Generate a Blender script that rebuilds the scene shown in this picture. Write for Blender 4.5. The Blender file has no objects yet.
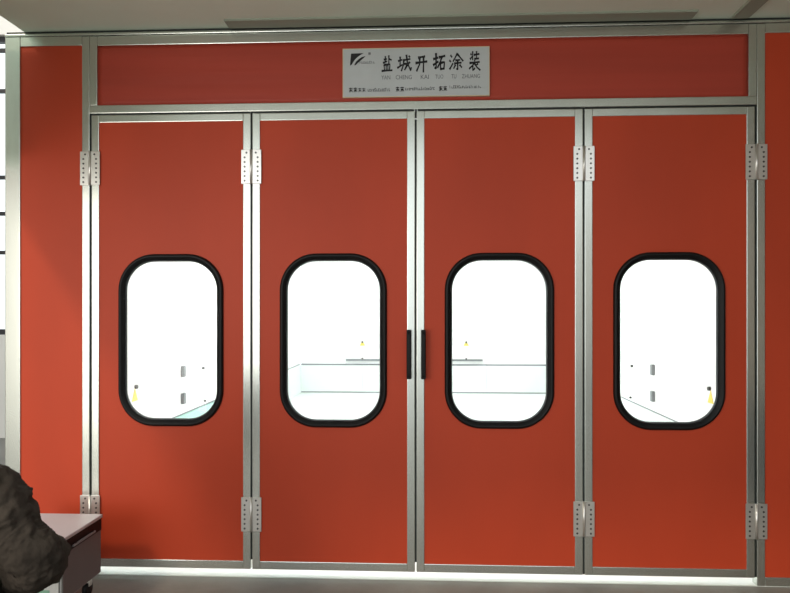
import bpy, bmesh, math, random
from mathutils import Vector
random.seed(7)
scene = bpy.context.scene
COL = scene.collection
R = math.radians

# ---------------------------------------------------------------- camera, world, light, exposure
cam_d = bpy.data.cameras.new('camera')
cam = bpy.data.objects.new('camera', cam_d); COL.objects.link(cam)
cam.location = (0.0663, -3.793, 1.4649)
cam.rotation_euler = (R(90), 0, R(2.70))
cam_d.sensor_fit = 'HORIZONTAL'; cam_d.sensor_width = 36.0
cam_d.lens = 700.0 / 790.0 * 36.0
cam_d.shift_y = 13.5 / 790.0
cam_d.clip_start = 0.02
scene.camera = cam

world = bpy.data.worlds.new('daylight'); scene.world = world
world.use_nodes = True
wbg = world.node_tree.nodes['Background']
wbg.inputs['Color'].default_value = (0.93, 0.97, 1.0, 1)
wbg.inputs['Strength'].default_value = 1.6

vs = scene.view_settings
vs.view_transform = 'Standard'; vs.look = 'None'; vs.gamma = 1.0
vs.use_curve_mapping = False
vs.exposure = 0.15


def added_area_light(name, loc, target, size, energy, color):
    l = bpy.data.lights.new(name, 'AREA'); l.shape = 'RECTANGLE'
    l.size, l.size_y = size; l.energy = energy; l.color = color
    o = bpy.data.objects.new(name, l); COL.objects.link(o)
    o.location = loc
    o.rotation_euler = (Vector(target) - Vector(loc)).to_track_quat('-Z', 'Y').to_euler()
    return o


# added area light for daylight assumed from the left; no gate is built
added_area_light('assumed_left_daylight', (-3.7, -5.6, 1.5), (-2.6, 0, 1.5), (3.0, 2.9), 95, (1.0, 0.95, 0.88))


# assumed warm low sun slanting in from the upper left, past the left edge of the ceiling slab
sun_d = bpy.data.lights.new('sun', 'SUN'); sun_d.energy = 0.85; sun_d.angle = R(6); sun_d.color = (1.0, 0.84, 0.6)
sun = bpy.data.objects.new('sun', sun_d); COL.objects.link(sun)
sun.rotation_euler = Vector((1.0, 1.5, -1.55)).to_track_quat('-Z', 'Y').to_euler()

# ---------------------------------------------------------------- materials
def new_mat(name):
    m = bpy.data.materials.new(name); m.use_nodes = True
    nt = m.node_tree
    return m, nt, nt.nodes['Principled BSDF']


def srgb(r, g, b):
    f = lambda c: ((c / 255) / 12.92 if c / 255 <= 0.04045 else ((c / 255 + 0.055) / 1.055) ** 2.4)
    return (f(r), f(g), f(b), 1)


def mat(name, col, rough=0.5, metal=0.0, spec=0.5, noise=0.0, scale=8.0, bump=0.0, bscale=60.0, stretch=None):
    """Principled material with a slight procedural tone variation and fine relief."""
    m, nt, p = new_mat(name)
    p.inputs['Roughness'].default_value = rough
    p.inputs['Metallic'].default_value = metal
    p.inputs['Specular IOR Level'].default_value = spec
    tc = nt.nodes.new('ShaderNodeTexCoord')
    mp = nt.nodes.new('ShaderNodeMapping')
    nt.links.new(tc.outputs['Object'], mp.inputs['Vector'])
    if stretch: mp.inputs['Scale'].default_value = stretch
    if noise > 0:
        n = nt.nodes.new('ShaderNodeTexNoise'); n.inputs['Scale'].default_value = scale
        n.inputs['Detail'].default_value = 4
        nt.links.new(mp.outputs['Vector'], n.inputs['Vector'])
        cr = nt.nodes.new('ShaderNodeValToRGB')
        a = [max(0, c * (1 - noise)) for c in col[:3]]; b = [min(1, c * (1 + noise)) for c in col[:3]]
        cr.color_ramp.elements[0].position = 0.3; cr.color_ramp.elements[1].position = 0.7
        cr.color_ramp.elements[0].color = (*a, 1); cr.color_ramp.elements[1].color = (*b, 1)
        nt.links.new(n.outputs['Fac'], cr.inputs['Fac'])
        nt.links.new(cr.outputs['Color'], p.inputs['Base Color'])
    else:
        p.inputs['Base Color'].default_value = col
    if bump > 0:
        n2 = nt.nodes.new('ShaderNodeTexNoise'); n2.inputs['Scale'].default_value = bscale
        n2.inputs['Detail'].default_value = 3
        nt.links.new(mp.outputs['Vector'], n2.inputs['Vector'])
        bm_ = nt.nodes.new('ShaderNodeBump'); bm_.inputs['Strength'].default_value = bump
        bm_.inputs['Distance'].default_value = 0.01
        nt.links.new(n2.outputs['Fac'], bm_.inputs['Height'])
        nt.links.new(bm_.outputs['Normal'], p.inputs['Normal'])
    return m


def emit_mat(name, col, strength):
    m, nt, p = new_mat(name)
    p.inputs['Base Color'].default_value = (0.9, 0.9, 0.9, 1)
    p.inputs['Emission Color'].default_value = col
    p.inputs['Emission Strength'].default_value = strength
    return m


def glass_mat(name, tint):
    m, nt, p = new_mat(name)
    nt.nodes.remove(p)
    out = nt.nodes['Material Output']
    t = nt.nodes.new('ShaderNodeBsdfTransparent'); t.inputs['Color'].default_value = tint
    g = nt.nodes.new('ShaderNodeBsdfGlossy'); g.inputs['Roughness'].default_value = 0.03
    fr = nt.nodes.new('ShaderNodeFresnel'); fr.inputs['IOR'].default_value = 1.3
    mx = nt.nodes.new('ShaderNodeMixShader')
    nt.links.new(fr.outputs[0], mx.inputs[0]); nt.links.new(t.outputs[0], mx.inputs[1]); nt.links.new(g.outputs[0], mx.inputs[2])
    nt.links.new(mx.outputs[0], out.inputs['Surface'])
    return m


M = {}
M['red'] = mat('red_painted_panel', srgb(188, 67, 38), 0.5, 0, 0.25, noise=0.10, scale=1.6, stretch=(1, 1, 0.4), bump=0.02, bscale=5)
M['red_transom'] = mat('red_film_shaded', srgb(172, 66, 50), 0.5, 0, 0.25, noise=0.08, scale=2.0, bump=0.25, bscale=3.0, stretch=(0.25, 1, 5))  # darker than the door red: shade under the slab put into the colour
M['alu'] = mat('aluminium_profile', srgb(206, 210, 202), 0.27, 0.93, 0.5, noise=0.05, scale=5, stretch=(1, 1, 0.3))
M['steel'] = mat('stainless_hinge', srgb(228, 226, 220), 0.28, 0.8, 0.5)
M['screw'] = mat('dark_screw', srgb(66, 64, 62), 0.5, 0.4)
M['rubber'] = mat('black_rubber', srgb(10, 10, 11), 0.5, 0, 0.3)
M['bead'] = mat('grey_glazing_bead', srgb(92, 96, 98), 0.35, 0, 0.5)
M['seal'] = mat('dark_seal', srgb(40, 46, 44), 0.6)
M['grip'] = mat('black_plastic', srgb(12, 12, 12), 0.6, 0, 0.3)
M['glass'] = glass_mat('window_glass', (0.97, 0.99, 0.985, 1))
M['booth_white'] = mat('white_booth_panel', srgb(240, 240, 240), 0.4, 0, 0.3, noise=0.012, scale=2)
M['booth_mint'] = mat('pale_mint_panel', srgb(236, 243, 241), 0.4, 0, 0.3, noise=0.015, scale=2)
M['booth_teal'] = mat('pale_teal_panel', srgb(184, 226, 214), 0.4, 0, 0.3, noise=0.015, scale=2)
M['booth_joint'] = mat('grey_joint', srgb(128, 132, 136), 0.6)
M['booth_floor'] = mat('booth_floor_paint', srgb(226, 232, 228), 0.5, noise=0.02, scale=3)
M['lamp'] = emit_mat('booth_lamp', (0.97, 1.0, 0.99, 1), 7.4)
M['yellow'] = mat('yellow_sticker', srgb(236, 214, 96), 0.5)
M['darkmark'] = mat('dark_mark', srgb(50, 48, 46), 0.5)
M['midgrey'] = mat('grey_plate', srgb(128, 132, 134), 0.5)
M['concrete'] = mat('concrete_floor', srgb(128, 127, 122), 0.55, 0, 0.4, noise=0.22, scale=2.6, bump=0.15, bscale=30)
M['ceil'] = mat('painted_slab', srgb(224, 240, 224), 0.8, noise=0.04, scale=1.5)
M['ceiling_strip'] = mat('grey_ceiling_strip', srgb(150, 158, 142), 0.6, noise=0.05, scale=3)
M['plaster'] = mat('white_plaster', srgb(226, 224, 218), 0.8, noise=0.03, scale=2)
M['jamb_darkener'] = mat('jamb_darkener_black', srgb(26, 26, 26), 0.6)
M['wallgrey'] = mat('grey_plaster', srgb(150, 140, 128), 0.8, noise=0.04, scale=2)
M['winframe'] = mat('dark_window_bar', srgb(52, 52, 54), 0.5)
M['signplate'] = mat('brushed_sign_plate', srgb(190, 195, 196), 0.45, 0.1, 0.4, noise=0.03, scale=9)
M['signedge'] = mat('sign_edge', srgb(214, 200, 170), 0.5)
M['ink'] = mat('black_ink', srgb(14, 14, 18), 0.6)
M['ink_grey'] = mat('grey_ink', srgb(110, 112, 116), 0.6)
M['ink_mid'] = mat('faded_ink', srgb(70, 72, 76), 0.6)
M['cab_top'] = mat('cabinet_top_tone', srgb(196, 196, 200), 0.4, noise=0.03, scale=6)  # top face in a lighter tone than the cabinet body
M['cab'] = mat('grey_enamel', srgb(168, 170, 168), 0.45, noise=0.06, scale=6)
M['cab_side'] = mat('cabinet_side_tone', srgb(112, 106, 104), 0.7, noise=0.06, scale=6)  # right face in a darker, browner tone than the cabinet body
M['green'] = mat('green_sticker', srgb(110, 150, 130), 0.5)
M['coat'] = mat('dark_coat_fabric', srgb(52, 46, 40), 0.9, 0, 0.15, noise=0.35, scale=9, bump=0.6, bscale=38)
M['trousers'] = mat('dark_trousers', srgb(44, 46, 52), 0.9, 0, 0.15, noise=0.2, scale=12, bump=0.3)
M['skin'] = mat('skin', srgb(196, 150, 122), 0.55)
M['hair'] = mat('black_hair', srgb(22, 18, 16), 0.5, bump=0.5, bscale=90)
M['shoe'] = mat('black_shoe', srgb(26, 25, 25), 0.5)
M['wood'] = mat('stool_wood', srgb(120, 92, 62), 0.6, noise=0.2, scale=6)


# ---------------------------------------------------------------- helpers
def link(name, me, m=None, parent=None, loc=None):
    o = bpy.data.objects.new(name, me); COL.objects.link(o)
    if m is not None and me is not None and not me.materials: me.materials.append(m)
    if parent: o.parent = parent
    if loc: o.location = loc
    return o


def mesh_from(bm_, name, smooth=False):
    me = bpy.data.meshes.new(name)
    bmesh.ops.recalc_face_normals(bm_, faces=bm_.faces)
    bm_.to_mesh(me); bm_.free()
    if smooth:
        for p in me.polygons: p.use_smooth = True
    return me


def bm_box(bm_, x0, x1, y0, y1, z0, z1, bevel=0.0, seg=1):
    c = Vector(((x0 + x1) / 2, (y0 + y1) / 2, (z0 + z1) / 2))
    r = bmesh.ops.create_cube(bm_, size=1.0)
    vsn = r['verts']
    for v in vsn:
        v.co = Vector((v.co.x * (x1 - x0), v.co.y * (y1 - y0), v.co.z * (z1 - z0))) + c
    if bevel > 0:
        es = set(e for v in vsn for e in v.link_edges)
        bmesh.ops.bevel(bm_, geom=list(es), offset=bevel, segments=seg, affect='EDGES', profile=0.6)


def box(name, m, parent, x0, x1, y0, y1, z0, z1, bevel=0.0, seg=1):
    b = bmesh.new(); bm_box(b, x0, x1, y0, y1, z0, z1, bevel, seg)
    return link(name, mesh_from(b, name), m, parent)


def cyl_mesh(name, p0, p1, r, n=14, r2=None):
    b = bmesh.new()
    p0, p1 = Vector(p0), Vector(p1); d = p1 - p0
    res = bmesh.ops.create_cone(b, cap_ends=True, segments=n, radius1=r, radius2=r if r2 is None else r2, depth=d.length)
    q = Vector((0, 0, 1)).rotation_difference(d.normalized())
    for v in res['verts']: v.co = q @ v.co + (p0 + p1) / 2
    me = mesh_from(b, name)
    for p in me.polygons: p.use_smooth = len(p.vertices) == 4
    return me


def thing(name, label, cat, loc=(0, 0, 0), group=None, kind=None):
    o = bpy.data.objects.new(name, None); COL.objects.link(o)
    o.location = loc; o.empty_display_size = 0.1
    tag(o, label, cat, group, kind)
    return o


def tag(o, label, cat=None, group=None, kind=None):
    if label: o['label'] = label
    if cat: o['category'] = cat
    if group: o['group'] = group
    if kind: o['kind'] = kind
    return o


def rrect(w, h, r, n=10):
    """closed rounded rectangle, counter-clockwise, centre 0, as (x, z, nx, nz)"""
    pts = []
    for cx, cz, a0 in ((w / 2 - r, h / 2 - r, 0), (-w / 2 + r, h / 2 - r, 90), (-w / 2 + r, -h / 2 + r, 180), (w / 2 - r, -h / 2 + r, 270)):
        for k in range(n + 1):
            a = R(a0 + 90 * k / n)
            pts.append((cx + r * math.cos(a), cz + r * math.sin(a), math.cos(a), math.sin(a)))
    return pts


def sweep_ring(w, h, r, prof, n=10):
    """sweep a closed (offset, y) profile round a rounded rectangle"""
    path = rrect(w, h, r, n); b = bmesh.new(); rings = []
    for x, z, nx, nz in path:
        rings.append([b.verts.new((x + nx * o, y, z + nz * o)) for o, y in prof])
    N, K = len(rings), len(prof)
    for i in range(N):
        for k in range(K):
            b.faces.new((rings[i][k], rings[(i + 1) % N][k], rings[(i + 1) % N][(k + 1) % K], rings[i][(k + 1) % K]))
    return mesh_from(b, 'ring', True)


# ---------------------------------------------------------------- the setting
floor = box('floor', M['concrete'], None, -6.9, 2.8, -12, 9.2, -0.2, 0.0)
tag(floor, 'grey concrete hall floor in front of the red doors', 'floor', kind='structure')

SLAB = 3.013
ceiling = box('ceiling', M['ceil'], None, -2.18, 2.8, -2.6, 9.2, SLAB, SLAB + 0.25)
tag(ceiling, 'pale grey ceiling slab right above the paint booth', 'ceiling', kind='structure')
box('ceiling_strip', M['ceiling_strip'], ceiling, -1.02, 1.46, -0.115, -0.012, SLAB - 0.010, SLAB + 0.01, 0.002)  # flat grey strip across the slab, darker than the slab
box('sun_blocker', M['ceil'], ceiling, -2.42, -2.20, -2.6, -0.2, 2.3, SLAB + 0.1)  # unseen block added to cut the sunlight diagonally across the left doors
box('ceiling_strip', M['ceiling_strip'], ceiling, 1.665, 1.755, -2.4, -0.02, SLAB - 0.012, SLAB + 0.01, 0.002)

wall_right = box('wall_right', M['wallgrey'], None, 2.6, 2.8, -12, 9.2, 0, SLAB)
tag(wall_right, 'grey plaster wall on the right of the hall', 'wall', kind='structure')
box('jamb_darkener', M['jamb_darkener'], wall_right, 2.58, 2.6, -12, 9.0, 0, 0.78)  # unseen dark band added to darken the reflection in the right jamb

wall_left = box('wall_left', M['wallgrey'], None, -6.9, -6.7, -12, 4.0, 0, 6.5)
tag(wall_left, 'grey plaster wall on the left of the hall', 'wall', kind='structure')

# far wall past the left side of the booth, with a big barred window
WX0, WX1, WZ0, WZ1, WY = -6.4, -3.6, 1.18, 4.62, 4.0
b = bmesh.new()
bm_box(b, -6.9, WX0, WY, WY + 0.2, 0, 6.5); bm_box(b, WX1, -2.42, WY, WY + 0.2, 0, 6.5)
bm_box(b, WX0, WX1, WY, WY + 0.2, 0, WZ0); bm_box(b, WX0, WX1, WY, WY + 0.2, WZ1, 6.5)
wall_back = link('wall_back', mesh_from(b, 'wall_back'), M['plaster'])
tag(wall_back, 'white far wall past the left end of the booth', 'wall', kind='structure')
win = thing('window_1', 'tall barred daylight window at the far left edge', 'window', (-5.0, WY + 0.1, WZ0), kind='structure')
def wp(name, m, x0, x1, y0, y1, z0, z1):
    return box(name, m, win, x0 + 5.0, x1 + 5.0, y0 - WY - 0.1, y1 - WY - 0.1, z0 - WZ0, z1 - WZ0, 0.004)
wp('frame', M['winframe'], WX0, WX1, WY + .06, WY + .14, WZ0, WZ0 + .06)
wp('frame', M['winframe'], WX0, WX1, WY + .06, WY + .14, WZ1 - .06, WZ1)
wp('frame', M['winframe'], WX0, WX0 + .06, WY + .06, WY + .14, WZ0, WZ1)
wp('frame', M['winframe'], WX1 - .06, WX1, WY + .06, WY + .14, WZ0, WZ1)
zb = [WZ0 + .06, 2.13, 2.58, 3.0, 4.0, 4.47, WZ1 - .06]
for z in zb[1:-1]:
    wp('bar', M['winframe'], WX0 + .06, WX1 - .06, WY + .075, WY + .125, z - .022, z + .022)
for i in range(len(zb) - 1):
    wp('pane', M['glass'], WX0 + .06, WX1 - .06, WY + .097, WY + .103, zb[i], zb[i + 1])

# ---------------------------------------------------------------- paint booth: front frame, shell, lamps
booth = thing('paint_booth', 'large paint booth with red front panels in an aluminium frame', 'paint booth', (0, 0, 0))
BV = 0.0035
def alu(name, x0, x1, z0, z1, y0=0.0, y1=0.055):
    return box(name, M['alu'], booth, x0, x1, y0, y1, z0, z1, BV, 2)

for s in (-1, 1):
    a, c = sorted((s * 2.288, s * 2.202)); alu('corner_post', a, c, 0, 2.985)
    a, c = sorted((s * 1.849, s * 1.8065)); alu('door_jamb', a, c, 0, 2.9815)
    a, c = sorted((s * 1.8055, s * 1.763)); alu('transom_post', a, c, 2.598, 2.9815)
    a, c = sorted((s * 2.201, s * 1.850))
    alu('side_rail', a, c, 2.931, 2.984); alu('side_rail', a, c, 0.0, 0.05)
    box('side_panel', M['red'], booth, a, c, 0.008, 0.05, 0.05, 2.931)
alu('top_cap', -2.288, 2.288, 2.985, 2.999, -0.006, 0.06)
alu('top_rail', -1.7625, 1.7625, 2.928, 2.9815)
alu('header_rail', -1.8055, 1.8055, 2.552, 2.597, -0.004, 0.055)
box('top_gap_strip', M['seal'], booth, -2.28, 2.288, 0.004, 0.05, 2.999, 3.0125)
# transom panel: thin sheet with slight waviness
b = bmesh.new(); nx, nz = 120, 14
grid = []
for i in range(nx + 1):
    row = []
    for j in range(nz + 1):
        x = -1.762 + 3.524 * i / nx; z = 2.598 + 0.330 * j / nz
        fall = max(0.0, min(1.0, (-x - 0.6) / 0.7)) * math.sin(math.pi * i / nx) ** 0.5
        y = 0.008 - fall * (0.0022 * math.exp(-((z - 2.745 - 0.008 * math.sin(4 * x)) / 0.012) ** 2)
                            + 0.0018 * math.exp(-((z - 2.665) / 0.012) ** 2) + 0.0018 * math.exp(-((z - 2.885) / 0.014) ** 2))
        row.append(b.verts.new((x, y, z)))
    grid.append(row)
for i in range(nx):
    for j in range(nz):
        b.faces.new((grid[i][j], grid[i + 1][j], grid[i + 1][j + 1], grid[i][j + 1]))
tp = link('transom_panel', mesh_from(b, 'transom_panel', True), M['red_transom'], booth)
sm = tp.modifiers.new('thickness', 'SOLIDIFY'); sm.thickness = 0.035; sm.offset = 1.0

# shell: side, back and roof panels, each one metre wide, with open joints
BY0, BY1 = 0.06, 8.55
n_pan = 8; pw = (BY1 - BY0) / n_pan
for s in (-1, 1):
    for k in range(n_pan):
        y0 = BY0 + k * pw + 0.002; y1 = y0 + pw - 0.004
        a, c = sorted((s * 2.2, s * 2.26))
        box('wall_panel', M['booth_white'], booth, a, c, y0, y1, 0.51, 2.98)
        a, c = sorted((s * 2.185, s * 2.26))
        box('kick_panel', M['booth_teal'] if s < 0 and k < 4 else M['booth_mint'], booth, a, c, y0, y1, 0.0, 0.495)
    a, c = sorted((s * 2.205, s * 2.26)); box('joint_strip', M['booth_joint'], booth, a, c, BY0, BY1, 0.495, 0.51)
for k in range(4):
    x0 = -2.184 + k * 1.092; x1 = x0 + 1.088
    box('back_panel', M['booth_white'], booth, x0, x1, BY1, BY1 + 0.06, 0.51, 2.98)
    box('back_kick_panel', M['booth_mint'], booth, x0, x1, BY1 - 0.015, BY1 + 0.06, 0.022, 0.485)
box('joint_strip', M['booth_joint'], booth, -2.184, 2.184, BY1 - 0.004, BY1 + 0.05, 0.485, 0.513)
box('joint_strip', M['booth_joint'], booth, -2.184, 2.184, BY1 - 0.01, BY1 + 0.05, 0.006, 0.022)
# raised inspection panel on the back wall
box('rear_hatch', M['booth_white'], booth, -1.38, 1.02, BY1 - 0.03, BY1 - 0.001, 0.60, 2.3, 0.004)
box('hatch_ledge', M['midgrey'], booth, -1.38, 1.02, BY1 - 0.045, BY1 - 0.001, 0.568, 0.598)
for k in range(n_pan):
    y0 = BY0 + k * pw + 0.002
    box('roof_panel', M['booth_white'], booth, -2.26, 2.26, y0, y0 + pw - 0.004, 2.9805, 3.008)
box('booth_floor', M['booth_floor'], booth, -2.18, 2.18, 0.0, BY1 - 0.02, 0.0005, 0.005)

lamp_frame = lamp_diff = None
for i in range(4):
    for s in (-1, 1):
        if lamp_frame is None:
            b = bmesh.new()
            bm_box(b, -.62, .62, -.52, .52, 0.03, 0.05)
            for q in ((-.62, -.58, -.52, .52), (.58, .62, -.52, .52), (-.58, .58, -.52, -.48), (-.58, .58, .48, .52)):
                bm_box(b, q[0], q[1], q[2], q[3], -0.005, 0.03)
            lamp_frame = mesh_from(b, 'lamp_frame')
            b = bmesh.new(); bm_box(b, -.575, .575, -.475, .475, 0.005, 0.025); lamp_diff = mesh_from(b, 'diffuser')
        lf = link('assumed_ceiling_lamp', lamp_frame, M['booth_white'], booth, (s * 1.05, 0.95 + i * 2.1, 2.928))  # lamps out of view, assumed from the bright booth interior
        link('diffuser', lamp_diff, M['lamp'], lf)

# stickers, hinge plates and marks on the booth walls
tri = bpy.data.meshes.new('warning_sticker')
tri.from_pydata([(0, -.05, -.045), (0, .05, -.045), (0, 0, .045), (.003, -.05, -.045), (.003, .05, -.045), (.003, 0, .045)], [],
                [(0, 1, 2), (5, 4, 3), (0, 3, 4, 1), (1, 4, 5, 2), (2, 5, 3, 0)])
dot = cyl_mesh('dark_mark', (0, 0, 0), (.02, 0, 0), 0.016, 8)
plate = bpy.data.meshes.new('strap_plate')
b = bmesh.new(); bm_box(b, 0, .03, -.03, .03, -.05, .05, .004); b.to_mesh(plate); b.free()
for s, ys in ((-1, (1.52, 2.56, 3.15)), (1, (1.60, 2.93, 3.62))):
    X = s * 2.2
    def stick(name, me, m, y, z, sc=1.0):
        o = link(name, me, m, booth, (X, y, z))
        o.scale = (-s * 1.0, sc, sc)
        return o
    stick('warning_sticker', tri, M['yellow'], ys[0], 0.81, 1.1)
    stick('rivet', dot, M['darkmark'], ys[0] + 0.01, 0.87)
    stick('strap_plate', plate, M['midgrey'], ys[1], 0.90)
    stick('strap_plate', plate, M['midgrey'], ys[1], 0.65)
    stick('rivet', dot, M['darkmark'], ys[2], 0.88, 0.8)
    stick('rivet', dot, M['darkmark'], ys[2] + 0.05, 0.545, 0.6)
for X in (-1.09, 0.735):
    o = link('warning_sticker', tri, M['yellow'], booth, (X, BY1 - 0.031, 0.88)); o.rotation_euler = (0, 0, R(-90)); o.scale = (1, 1.0, 1.0)
    o = link('rivet', dot, M['darkmark'], booth, (X, BY1 - 0.031, 0.90)); o.rotation_euler = (0, 0, R(-90)); o.scale = (1, 1.2, 1.2)
    o = link('rivet', dot, M['darkmark'], booth, (X, BY1 - 0.031, 0.61)); o.rotation_euler = (0, 0, R(-90))

# ---------------------------------------------------------------- the four folding door leaves
LW, STW = 0.9, 0.0425
GW, GH, GR = 0.518, 0.880, 0.165            # clear glass opening
WZ = 1.299
Z0, Z1 = 0.045, 2.543


def panel_mesh(hw, z0, z1, y0, y1, w, h, r, zc, n=10):
    hole = rrect(w, h, r, n); outer = []
    m = n + 1
    cs = ((hw, z1 - zc), (-hw, z1 - zc), (-hw, z0 - zc), (hw, z0 - zc))
    for ci in range(4):
        cx, cz = cs[ci]; p0 = hole[ci * m]; p1 = hole[ci * m + n]
        if ci % 2 == 0: a = (cx, p0[1]); e = (p1[0], cz)
        else: a = (p0[0], cz); e = (cx, p1[1])
        for k in range(m):
            t = k / n
            if t <= 0.5: q = 2 * t; outer.append((a[0] + (cx - a[0]) * q, a[1] + (cz - a[1]) * q))
            else: q = 2 * t - 1; outer.append((cx + (e[0] - cx) * q, cz + (e[1] - cz) * q))
    b = bmesh.new(); N = len(hole)
    F = [b.verts.new((p[0], y0, p[1] + zc)) for p in hole]; FO = [b.verts.new((p[0], y0, p[1] + zc)) for p in outer]
    B = [b.verts.new((p[0], y1, p[1] + zc)) for p in hole]; BO = [b.verts.new((p[0], y1, p[1] + zc)) for p in outer]
    for i in range(N):
        j = (i + 1) % N
        b.faces.new((F[i], F[j], FO[j], FO[i])); b.faces.new((B[i], BO[i], BO[j], B[j]))
        b.faces.new((F[i], B[i], B[j], F[j])); b.faces.new((FO[i], FO[j], BO[j], BO[i]))
    return mesh_from(b, 'panel')


def bevel_mesh(x0, x1, y0, y1, z0, z1):
    b = bmesh.new(); bm_box(b, x0, x1, y0, y1, z0, z1, BV, 2); return mesh_from(b, 'bar')


HX = LW / 2 - 0.0045
me_stile_l = bevel_mesh(-HX, -HX + STW, 0, 0.05, Z0, Z1)
me_stile_r = bevel_mesh(HX - STW, HX, 0, 0.05, Z0, Z1)
me_top = bevel_mesh(-HX + STW, HX - STW, 0, 0.05, Z1 - 0.041, Z1)
me_bot = bevel_mesh(-HX + STW, HX - STW, 0, 0.05, Z0, Z0 + 0.045)
me_panel = panel_mesh(HX - STW, Z0 + 0.045, Z1 - 0.041, 0.007, 0.045, GW + 0.03, GH + 0.03, GR + 0.015, WZ)
me_gasket = sweep_ring(GW, GH, GR, [(-.001, .020), (-.002, .006), (0.002, -.001), (.010, -.004), (.016, -.011), (.021, -.013), (.029, -.010), (.0345, .000), (.0345, .007), (.014, .0075), (.012, .022)], 12)
me_bead = sweep_ring(GW - .004, GH - .004, GR - .002, [(-.005, .0225), (-.004, .016), (.000, .013), (.004, .014), (.004, .021)], 12)
b = bmesh.new()
ring0 = [b.verts.new((p[0], .023, p[1])) for p in rrect(GW + .014, GH + .014, GR + .007, 12)]
ring1 = [b.verts.new((p[0], .027, p[1])) for p in rrect(GW + .014, GH + .014, GR + .007, 12)]
b.faces.new(ring0); b.faces.new(list(reversed(ring1)))
for i in range(len(ring0)):
    j = (i + 1) % len(ring0); b.faces.new((ring0[i], ring1[i], ring1[j], ring0[j]))
me_glass = mesh_from(b, 'window_glass')
# hinge: knuckle is the part, plates and screws its sub-parts (origin at the seam, mid-height)
HH = 0.187
me_knuckle = cyl_mesh('hinge', (0, -.0065, -HH / 2), (0, -.0065, HH / 2), 0.0075, 16)
def plate_m(s):
    b = bmesh.new(); x0, x1 = sorted((s * .0065, s * .056)); bm_box(b, x0, x1, -.0055, -.0005, -HH / 2, HH / 2, .0015)
    return mesh_from(b, 'hinge_plate')
me_plate = {s: plate_m(s) for s in (-1, 1)}
me_screw = cyl_mesh('screw', (0, -.0075, 0), (0, -.0050, 0), 0.0052, 10)


def hinge(parent, x, z):
    h = link('hinge', me_knuckle, M['steel'], parent, (x, 0, z))
    for s in (-1, 1):
        link('hinge_plate', me_plate[s], M['steel'], h)
        for k in range(7):
            off = 0.026 if k == 0 else 0.036
            link('screw', me_screw, M['screw'], h, (s * off, 0, HH / 2 - 0.017 - k * 0.0255))


LABELS = ['red folding door leaf hinged to the left jamb, behind the grey cabinet',
          'red folding door leaf with a pull handle on its right edge',
          'red folding door leaf with a pull handle on its left edge',
          'red folding door leaf hinged to the right jamb, farthest from the grey cabinet']
for i in range(4):
    cx = -1.35 + 0.9 * i
    d = thing('folding_door_leaf', LABELS[i], 'door', (cx, 0, Z0), 'four red folding door leaves')
    def part(name, me, m, parent=None, dx=0.0, dz=0.0):
        return link(name, me, m, parent or d, None if parent else (dx, 0, -Z0 + dz))
    part('stile', me_stile_l, M['alu']); part('stile', me_stile_r, M['alu'])
    part('top_rail', me_top, M['alu']); part('bottom_rail', me_bot, M['alu'])
    part('panel', me_panel, M['red'])
    g = part('window_gasket', me_gasket, M['rubber'], None, 0, WZ); tag(g, 'thick black rubber gasket with rounded corners')
    link('glazing_bead', me_bead, M['bead'], g)
    part('window_pane', me_glass, M['glass'], None, 0, WZ)
    # rubber edge seals in the gaps, short of the ends so that light slips through
    if i == 0: box('edge_seal', M['seal'], d, -0.4562, -0.4455, 0.012, 0.04, 0.0, 2.5065)
    box('edge_seal', M['seal'], d, 0.4456, 0.4544, 0.012, 0.04, 0.05 if i < 2 else 0.0, 2.456 if i == 1 else 2.5065)
    if i == 1: box('edge_seal', M['seal'], d, 0.4456, 0.4544, 0.012, 0.04, 2.468, 2.5065)
    box('edge_seal', M['seal'], d, -0.44, 0.44, 0.012, 0.04, Z1 - Z0 - 0.003, Z1 - Z0 + 0.0085)
    for z in (2.249, 0.346):
        if i in (0, 2) or i == 3:
            if i == 0: hinge(d, -0.4525, z - Z0)
            if i == 3: hinge(d, 0.4525, z - Z0)
        if i == 0: hinge(d, 0.45, z - Z0)
        if i == 2: hinge(d, 0.45, z - Z0)
    if i in (1, 2):
        sx = 0.45 - 0.036 if i == 1 else -0.45 + 0.042
        b = bmesh.new()
        bm_box(b, sx - .013, sx + .013, -.046, -.024, 1.100 - Z0, 1.352 - Z0, .007, 3)
        h = link('pull_handle', mesh_from(b, 'pull_handle', True), M['grip'], d); tag(h, 'black pull handle')
        for zz in (1.094, 1.334):
            bx = box('handle_mount', M['grip'] if i == 2 else M['grip'], h, sx - .013, sx + .013, -.046, 0.0, zz - Z0, zz + .024 - Z0, .004, 2)

# ---------------------------------------------------------------- company sign on the transom
SY = -0.004
def sx_(u): return -0.4 + (u - 342) * 0.8 / 148 - SXC
def sz_(v): return 2.891 - (v - 48) * 0.278 / 49 - 2.752
SXC = 0.0
sign = thing('company_sign', 'grey-white company sign with black brush lettering and swoosh logo', 'sign', (0, SY, 2.752))
box('plate', M['signplate'], sign, -.395, .395, -.001, .010, -.131, .130, .001)
for q in ((-.397, .397, .1285, .1325), (-.397, .397, -.1335, -.1295), (-.397, -.393, -.1295, .1285), (.393, .397, -.1295, .1285)):
    box('edge_trim', M['signedge'], sign, q[0], q[1], -.003, .010, q[2], q[3])


def flat_mesh(polys, y0=-0.0012, y1=-0.0026):
    b = bmesh.new()
    for poly in polys:
        v0 = [b.verts.new((x, y0, z)) for x, z in poly]; v1 = [b.verts.new((x, y1, z)) for x, z in poly]
        try:
            b.faces.new(v1)
        except ValueError:
            continue
        n = len(poly)
        for i in range(n): b.faces.new((v0[i], v0[(i + 1) % n], v1[(i + 1) % n], v1[i]))
    return mesh_from(b, 'print')


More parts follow.
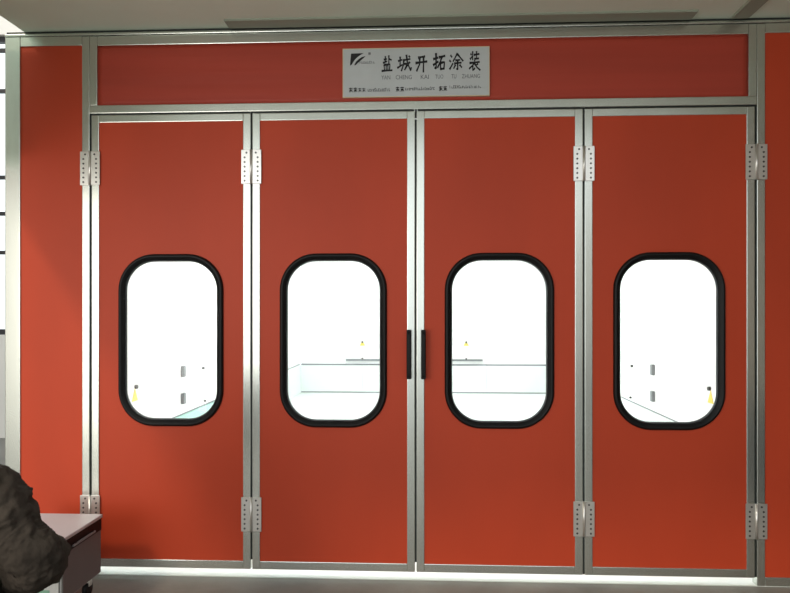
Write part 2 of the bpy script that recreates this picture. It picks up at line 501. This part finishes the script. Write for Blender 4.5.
def brush(pts, w0, w1, seg=6):
    """a brush stroke: quads along a polyline whose width goes w0 -> w1 with swollen ends"""
    P = []
    for a, c in zip(pts[:-1], pts[1:]):
        for k in range(seg): P.append(Vector(a).lerp(Vector(c), k / seg))
    P.append(Vector(pts[-1])); n = len(P); polys = []; L = []; Rr = []
    for i, p in enumerate(P):
        t = (P[min(i + 1, n - 1)] - P[max(i - 1, 0)]).normalized(); nn = Vector((-t.y, t.x))
        f = i / (n - 1); w = (w0 + (w1 - w0) * f) * (0.8 + 0.35 * abs(2 * f - 1) ** 1.5) * 0.5
        L.append(p + nn * w); Rr.append(p - nn * w)
    for i in range(n - 1): polys.append([tuple(L[i]), tuple(L[i + 1]), tuple(Rr[i + 1]), tuple(Rr[i])])
    return polys


CH = {
 'yan': [[(22,28),(50,24)], [(36,8),(36,42)], [(15,46),(52,37)], [(66,4),(66,50)], [(68,24),(90,31)], [(25,56),(29,88)], [(25,56),(76,54),(72,88)], [(43,58),(44,88)], [(58,57),(58,88)], [(4,91),(97,88)]],
 'cheng': [[(5,37),(36,30)], [(20,12),(20,66)], [(0,76),(38,57)], [(40,33),(92,26)], [(46,33),(43,60),(28,94)], [(48,54),(64,52),(62,75),(54,72)], [(64,2),(71,48),(94,92),(98,72)], [(88,42),(50,88)], [(80,8),(90,17)]],
 'kai': [[(24,21),(80,13)], [(4,49),(97,41)], [(38,20),(36,56),(12,94)], [(67,16),(66,100)]],
 'tuo': [[(3,36),(42,28)], [(25,4),(26,86),(14,79)], [(2,68),(44,48)], [(46,27),(96,19)], [(70,24),(58,50),(36,82)], [(58,55),(61,92)], [(58,56),(90,52),(85,90)], [(60,88),(86,86)]],
 'tu': [[(10,14),(22,26)], [(2,42),(15,51)], [(4,92),(28,58)], [(60,4),(28,50)], [(58,8),(100,48)], [(44,43),(78,40)], [(36,60),(88,55)], [(61,42),(61,94),(51,87)], [(46,67),(32,88)], [(74,66),(90,83)]],
 'zhuang': [[(17,13),(26,22)], [(12,42),(32,29)], [(35,2),(35,47)], [(44,21),(92,16)], [(67,2),(67,41)], [(48,41),(88,38)], [(49,46),(55,53)], [(8,61),(94,56)], [(48,58),(34,74),(4,90)], [(36,72),(36,98),(56,86)], [(80,64),(62,73)], [(50,62),(70,82),(100,98)]],
}
for key, u0, u1, v0, v1 in (('yan', 381.3, 393.0, 55.5, 72.5), ('cheng', 397.5, 411.8, 55.5, 72.5), ('kai', 415.2, 428.0, 55.3, 73.0),
                            ('tuo', 433.0, 446.0, 54.0, 72.2), ('tu', 449.2, 463.4, 54.5, 72.0), ('zhuang', 468.6, 480.4, 53.2, 72.2)):
    polys = []
    for st in CH[key]:
        dense = len(CH[key]) > 8
        ww = 10.5 if dense else 12.5
        for poly in brush(st, ww * 1.15, ww * 0.85):
            polys.append([(sx_(u0 + (u1 - u0) * x / 100), sz_(v0 + (v1 - v0) * y / 100)) for x, y in poly])
    link('brush_character', flat_mesh(polys), M['ink'], sign)

def px(pts): return [(sx_(u), sz_(v)) for u, v in pts]
logo_a = px([(351.0, 53.9), (363.6, 53.7), (360.6, 55.2), (357.6, 57.2), (355.0, 59.6), (352.9, 62.3), (351.4, 64.8), (349.9, 65.3), (350.4, 60)])
logo_b = px([(365.6, 56.6), (361.8, 57.4), (358.6, 59.4), (355.8, 62.0), (354.2, 65.0), (355.6, 65.1), (357.8, 63.0), (360.4, 60.9), (363.2, 58.7)])
link('logo', flat_mesh([logo_a, logo_b]), M['ink'], sign)
link('trademark_dot', flat_mesh([px([(368.4, 53.0), (370.8, 53.0), (370.8, 55.2), (368.4, 55.2)])]), M['ink_grey'], sign)


def lettering(txt, u0, u1, v0, v1, m):
    cu = bpy.data.curves.new('lettering', 'FONT'); cu.body = txt; cu.size = 1.0; cu.extrude = 0.0
    cu.resolution_u = 3
    tmp = bpy.data.objects.new('tmp_text', cu); COL.objects.link(tmp)
    dg = bpy.context.evaluated_depsgraph_get(); dg.update()
    me = bpy.data.meshes.new_from_object(tmp.evaluated_get(dg))
    bpy.data.objects.remove(tmp); bpy.data.curves.remove(cu)
    xs = [v.co.x for v in me.vertices]; ys = [v.co.y for v in me.vertices]
    ax, bx = min(xs), max(xs); ay, by = min(ys), max(ys)
    for v in me.vertices:
        x, y = v.co.x, v.co.y
        v.co = (sx_(u0 + (u1 - u0) * (x - ax) / (bx - ax)), -0.0022, sz_(v1 - (v1 - v0) * (y - ay) / (by - ay)))
    me.materials.clear()
    return link('lettering', me, m, sign)

for txt, u0, u1 in (('YAN', 381.5, 390.5), ('CHENG', 396, 412), ('KAI', 421, 429), ('TUO', 435.5, 443.5), ('TU', 451.5, 456.5), ('ZHUANG', 462, 480)):
    lettering(txt, u0, u1, 75.2, 79.2, M['ink_grey'])
# worn, unreadable contact line: bold blots for characters, thin ticks for digits
def blot(u, v, w, h):
    ps = []
    for a, c in (((0, .2), (1, .15)), ((.1, .55), (.95, .5)), ((.45, 0), (.5, 1)), ((.5, .5), (.05, 1)), ((.5, .5), (1, .95))):
        for poly in brush([(a[0] * 100, a[1] * 100), (c[0] * 100, c[1] * 100)], 19, 15, 2):
            ps.append([(sx_(u + w * x / 100), sz_(v + h * y / 100)) for x, y in poly])
    return ps
bold, fine = [], []
for u in (349.0, 353.6, 396.0, 400.6, 439.2, 443.6): bold += blot(u, 86.4, 3.6, 4.4)
for u in (358.4, 362.4): fine += blot(u, 86.9, 3.0, 3.8)
def ticks(u0, u1, v0, v1, step=1.75):
    u = u0; out = []
    while u < u1:
        h = random.uniform(.55, 1.0); k = random.uniform(-.3, .3); w = random.uniform(.35, .6)
        a = v1 - (v1 - v0) * h
        out.append(px([(u + k, a), (u + w + k, a), (u + w, v1), (u, v1)]))
        if random.random() < .75: out.append(px([(u, v1 - .5), (u + 1.3, v1 - .5), (u + 1.3, v1), (u, v1)]))
        if random.random() < .5: out.append(px([(u, a), (u + 1.3, a), (u + 1.3, a + .45), (u, a + .45)]))
        u += step
    return out
fine += ticks(368, 390.5, 87.2, 90.4) + ticks(405.6, 434, 86.6, 89.8) + ticks(450, 481, 85.6, 88.6)
link('contact_line', flat_mesh(bold), M['ink'], sign)
link('contact_line', flat_mesh(fine), M['ink_mid'], sign)
link('logo_caption', flat_mesh(ticks(359.5, 374, 61.0, 63.6, 2.0)), M['ink_grey'], sign)

# ---------------------------------------------------------------- grey cabinet in the corner
CX0, CX1, CY0, CY1 = -2.04, -1.632, -0.62, -0.225
cab = thing('metal_cabinet', 'low grey metal cabinet on casters beside the seated person', 'cabinet', ((CX0 + CX1) / 2, (CY0 + CY1) / 2, 0))
ox, oy = (CX0 + CX1) / 2, (CY0 + CY1) / 2; hx, hy = (CX1 - CX0) / 2, (CY1 - CY0) / 2
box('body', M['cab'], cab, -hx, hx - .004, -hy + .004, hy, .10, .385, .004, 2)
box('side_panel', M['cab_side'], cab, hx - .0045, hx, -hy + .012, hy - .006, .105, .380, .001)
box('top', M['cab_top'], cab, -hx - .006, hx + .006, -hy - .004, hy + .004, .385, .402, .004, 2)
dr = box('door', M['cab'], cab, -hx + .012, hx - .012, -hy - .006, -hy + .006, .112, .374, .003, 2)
b = bmesh.new(); bm_box(b, -hx + .04, -hx + .06, -hy - .03, -hy - .02, .2, .3, .003)
bm_box(b, -hx + .042, -hx + .058, -hy - .022, -hy - .004, .205, .22); bm_box(b, -hx + .042, -hx + .058, -hy - .022, -hy - .004, .28, .295)
link('handle', mesh_from(b, 'handle'), M['steel'], dr)
st = box('label_sticker', M['green'], dr, hx - .115, hx - .055, -hy - .0075, -hy - .0055, .125, .165)
gr = box('grip_recess', M['grip'], cab, hx - .001, hx + .006, -hy + .02, hy - .012, .325, .383, .002)
box('grip_bar', M['midgrey'], gr, hx + .010, hx + .020, -hy + .075, hy - .10, .340, .350, .003, 2)
for yy in (-hy + .10, hy - .125):
    box('grip_stay', M['grip'], gr, hx + .004, hx + .018, yy - .008, yy + .008, .338, .352)
for a in (-1, 1):
    for c in (-1, 1):
        w = link('caster', cyl_mesh('caster', (a * (hx - .05) - .012, c * (hy - .05), .035), (a * (hx - .05) + .012, c * (hy - .05), .035), .035, 16), M['rubber'], cab)
        box('caster_fork', M['steel'], w, a * (hx - .05) - .018, a * (hx - .05) + .018, c * (hy - .05) - .014, c * (hy - .05) + .014, .05, .102)

# ---------------------------------------------------------------- stool and seated person (mostly past the left edge of the frame)
stx, sty = -1.50, -1.72
stool = thing('stool', 'unseen low wooden stool added under the seated person in the dark coat', 'stool', (stx, sty, 0))  # stool out of view, added to support the seated figure
box('seat', M['wood'], stool, -.17, .17, -.15, .15, .345, .375, .006, 2)
for a in (-1, 1):
    for c in (-1, 1):
        link('leg', cyl_mesh('leg', (a * .155, c * .135, 0), (a * .13, c * .11, .347), .014, 10, .018), M['wood'], stool)

person = thing('person', 'seated person in a dark brown padded coat, arm bent at the elbow', 'person', (stx, sty, 0))


def skin_obj(name, verts, edges, radii, m, root=0, sub=2, parent=person):
    me = bpy.data.meshes.new(name); me.from_pydata(verts, edges, [])
    o = link(name, me, m, parent)
    o.location = (-stx, -sty, 0)
    sk = o.modifiers.new('skin', 'SKIN'); sk.use_smooth_shade = True
    for i, r in enumerate(radii):
        me.skin_vertices[0].data[i].radius = r if isinstance(r, tuple) else (r, r)
        me.skin_vertices[0].data[i].use_root = (i == root)
    sb = o.modifiers.new('sub', 'SUBSURF'); sb.levels = sub; sb.render_levels = sub
    return o


def chain(n0, n): return [(n0 + i, n0 + i + 1) for i in range(n - 1)]

# joints (world coordinates): facing the doors, leaning slightly forward
pel = (-1.50, -1.74, .50); wai = (-1.50, -1.72, .62); che = (-1.505, -1.67, .80); nec = (-1.515, -1.62, .96); hdb = (-1.52, -1.59, 1.04)
shR = (-1.31, -1.665, .91); elR = (-1.115, -1.69, .70); wrR = (-1.33, -1.50, .57)
shL = (-1.72, -1.665, .91); elL = (-1.91, -1.69, .70); wrL = (-1.72, -1.44, .60)
hipR = (-1.42, -1.70, .48); knR = (-1.44, -1.30, .50); anR = (-1.44, -1.24, .09)
hipL = (-1.60, -1.70, .48); knL = (-1.64, -1.30, .50); anL = (-1.64, -1.24, .09)
# body: one continuous surface from head to ankles
V = [pel, wai, che, nec, hdb, (-1.522, -1.575, 1.12), (-1.524, -1.57, 1.20),
     shR, elR, wrR, shL, elL, wrL, hipR, knR, anR, hipL, knL, anL, (-1.24, -1.68, .79), (-1.79, -1.68, .79)]
Eg = [(0, 1), (1, 2), (2, 3), (3, 4), (4, 5), (5, 6), (2, 7), (7, 19), (19, 8), (8, 9), (2, 10), (10, 20), (20, 11), (11, 12), (0, 13), (13, 14), (14, 15), (0, 16), (16, 17), (17, 18)]
rad = [(.12, .10), (.11, .09), (.13, .10), .052, .06, .082, .070, .050, .034, .026, .050, .034, .026, .075, .055, .038, .075, .055, .038, .040, .040]
body = skin_obj('body', V, Eg, rad, M['skin'])
# coat: torso with flared hem, thick sleeves with gathered creases at the elbow
def lerp(a, c, t): return tuple(a[i] + (c[i] - a[i]) * t for i in range(3))
def arm_chain(sh, el, wr):
    k = 1 if sh[0] > -1.5 else -1
    pts = [(sh[0] + k * dx, sh[1] + dy, z) for dx, dy, z in ((0, 0, .91), (.045, 0, .855), (.072, -.005, .80), (.095, -.01, .755), (.14, -.02, .722), (.185, -.025, .703))] + [lerp(el, wr, t) for t in (.10, .24, .38, .60, .82, .97)]
    rr = [.098, .102, .096, .088, .088, .084, .098, .088, .096, .088, .080, .062]
    return pts, rr
cv = [(-1.50, -1.73, .44), (-1.50, -1.73, .53), (-1.50, -1.72, .64), (-1.505, -1.67, .80), (-1.512, -1.64, .90), (-1.515, -1.62, .975)]
cr_ = [(.285, .22), (.275, .21), (.225, .18), (.185, .15), (.13, .12), (.075, .075)]
ce = chain(0, 6)
for sgn in (1, -1):                        # the coat's skirts lie over both thighs
    n0 = len(cv); cv += [(-1.51 + sgn * .10, -1.56, .53), (-1.52 + sgn * .11, -1.40, .53)]; cr_ += [(.135, .13), (.11, .10)]
    ce += [(1, n0), (n0, n0 + 1)]
for sh, el, wr in ((shR, elR, wrR), (shL, elL, wrL)):
    p, rr = arm_chain(sh, el, wr); n0 = len(cv)
    cv += p; cr_ += rr; ce += [(4, n0)] + chain(n0, len(p))
coat = skin_obj('coat', cv, ce, cr_, M['coat'], 0, 4)
tx = bpy.data.textures.new('coat_wrinkles', 'CLOUDS'); tx.noise_scale = 0.04; tx.noise_depth = 2
dm = coat.modifiers.new('wrinkles', 'DISPLACE'); dm.texture = tx; dm.strength = 0.028; dm.mid_level = 0.5; dm.texture_coords = 'LOCAL'
tx2 = bpy.data.textures.new('coat_creases', 'CLOUDS'); tx2.noise_scale = 0.016; tx2.noise_depth = 2; tx2.noise_type = 'HARD_NOISE'
dm2 = coat.modifiers.new('creases', 'DISPLACE'); dm2.texture = tx2; dm2.strength = 0.008; dm2.mid_level = 0.5; dm2.texture_coords = 'LOCAL'
# trousers and shoes
tv = [(-1.50, -1.72, .475)]; te = []; tr_ = [(.13, .095)]
for hp, kn, an in ((hipR, knR, anR), (hipL, knL, anL)):
    p = [hp, lerp(hp, kn, .5), kn, lerp(kn, an, .5), lerp(kn, an, .93)]; n0 = len(tv)
    tv += p; tr_ += [.095, .085, .075, .062, .058]; te += [(0, n0)] + chain(n0, 5)
skin_obj('trousers', tv, te, tr_, M['trousers'])
for an in (anR, anL):
    skin_obj('shoe', [(an[0], an[1] - .04, .045), (an[0], an[1] + .06, .045), (an[0], an[1] + .17, .036)], [(0, 1), (1, 2)], [(.043, .043), (.046, .043), (.038, .030)], M['shoe'])
# hands resting on the knees: palm, four fingers, thumb
for wr, kn, s in ((wrR, knR, 1), (wrL, knL, -1)):
    w = Vector(wr); dirv = (Vector((kn[0], kn[1] + .02, kn[2] + .085)) - w).normalized()
    side = Vector((dirv.y, -dirv.x, 0)).normalized()
    palm = w + dirv * .07
    hv = [tuple(w), tuple(palm)]; he = [(0, 1)]; hr = [(.026, .022), (.034, .018)]
    for k, (off, ln) in enumerate(((-.030, .068), (-.010, .080), (.010, .076), (.030, .060))):
        bpt = palm + side * off + dirv * .022
        q = [bpt, bpt + dirv * ln * .5 + Vector((0, 0, -.008)), bpt + dirv * ln + Vector((0, 0, -.032))]
        n0 = len(hv); hv += [tuple(x) for x in q]; hr += [.0095, .009, .008]; he += [(1, n0), (n0, n0 + 1), (n0 + 1, n0 + 2)]
    tb = w + dirv * .035 - side * s * .030
    q = [tb, tb + dirv * .030 - side * s * .018, tb + dirv * .058 - side * s * .020 + Vector((0, 0, -.012))]
    n0 = len(hv); hv += [tuple(x) for x in q]; hr += [.012, .010, .009]; he += [(0, n0), (n0, n0 + 1), (n0 + 1, n0 + 2)]
    skin_obj('hand', hv, he, hr, M['skin'])
# hair cap, ears and nose
def ball(name, c, r, m, cut=None):
    b = bmesh.new(); bmesh.ops.create_uvsphere(b, u_segments=24, v_segments=16, radius=1)
    for v in b.verts: v.co = Vector((v.co.x * r[0] + c[0], v.co.y * r[1] + c[1], v.co.z * r[2] + c[2]))
    if cut: bmesh.ops.delete(b, geom=[v for v in b.verts if cut(v.co)], context='VERTS')
    o = link(name, mesh_from(b, name, True), m, person); o.location = (-stx, -sty, 0); return o
ball('hair', (-1.523, -1.582, 1.175), (.090, .104, .108), M['hair'], lambda c: (c.y > -1.535 and c.z < 1.20) or c.z < 1.085)
for s in (-1, 1): ball('ear', (-1.523 + s * .086, -1.565, 1.125), (.012, .022, .032), M['skin'])
ball('nose', (-1.523, -1.478, 1.115), (.014, .022, .022), M['skin'])
for s in (-1, 1): ball('eye', (-1.523 + s * .032, -1.494, 1.145), (.011, .010, .008), M['darkmark'])
ball('mouth', (-1.523, -1.492, 1.075), (.024, .010, .006), mat('lips', srgb(150, 90, 84), 0.5))
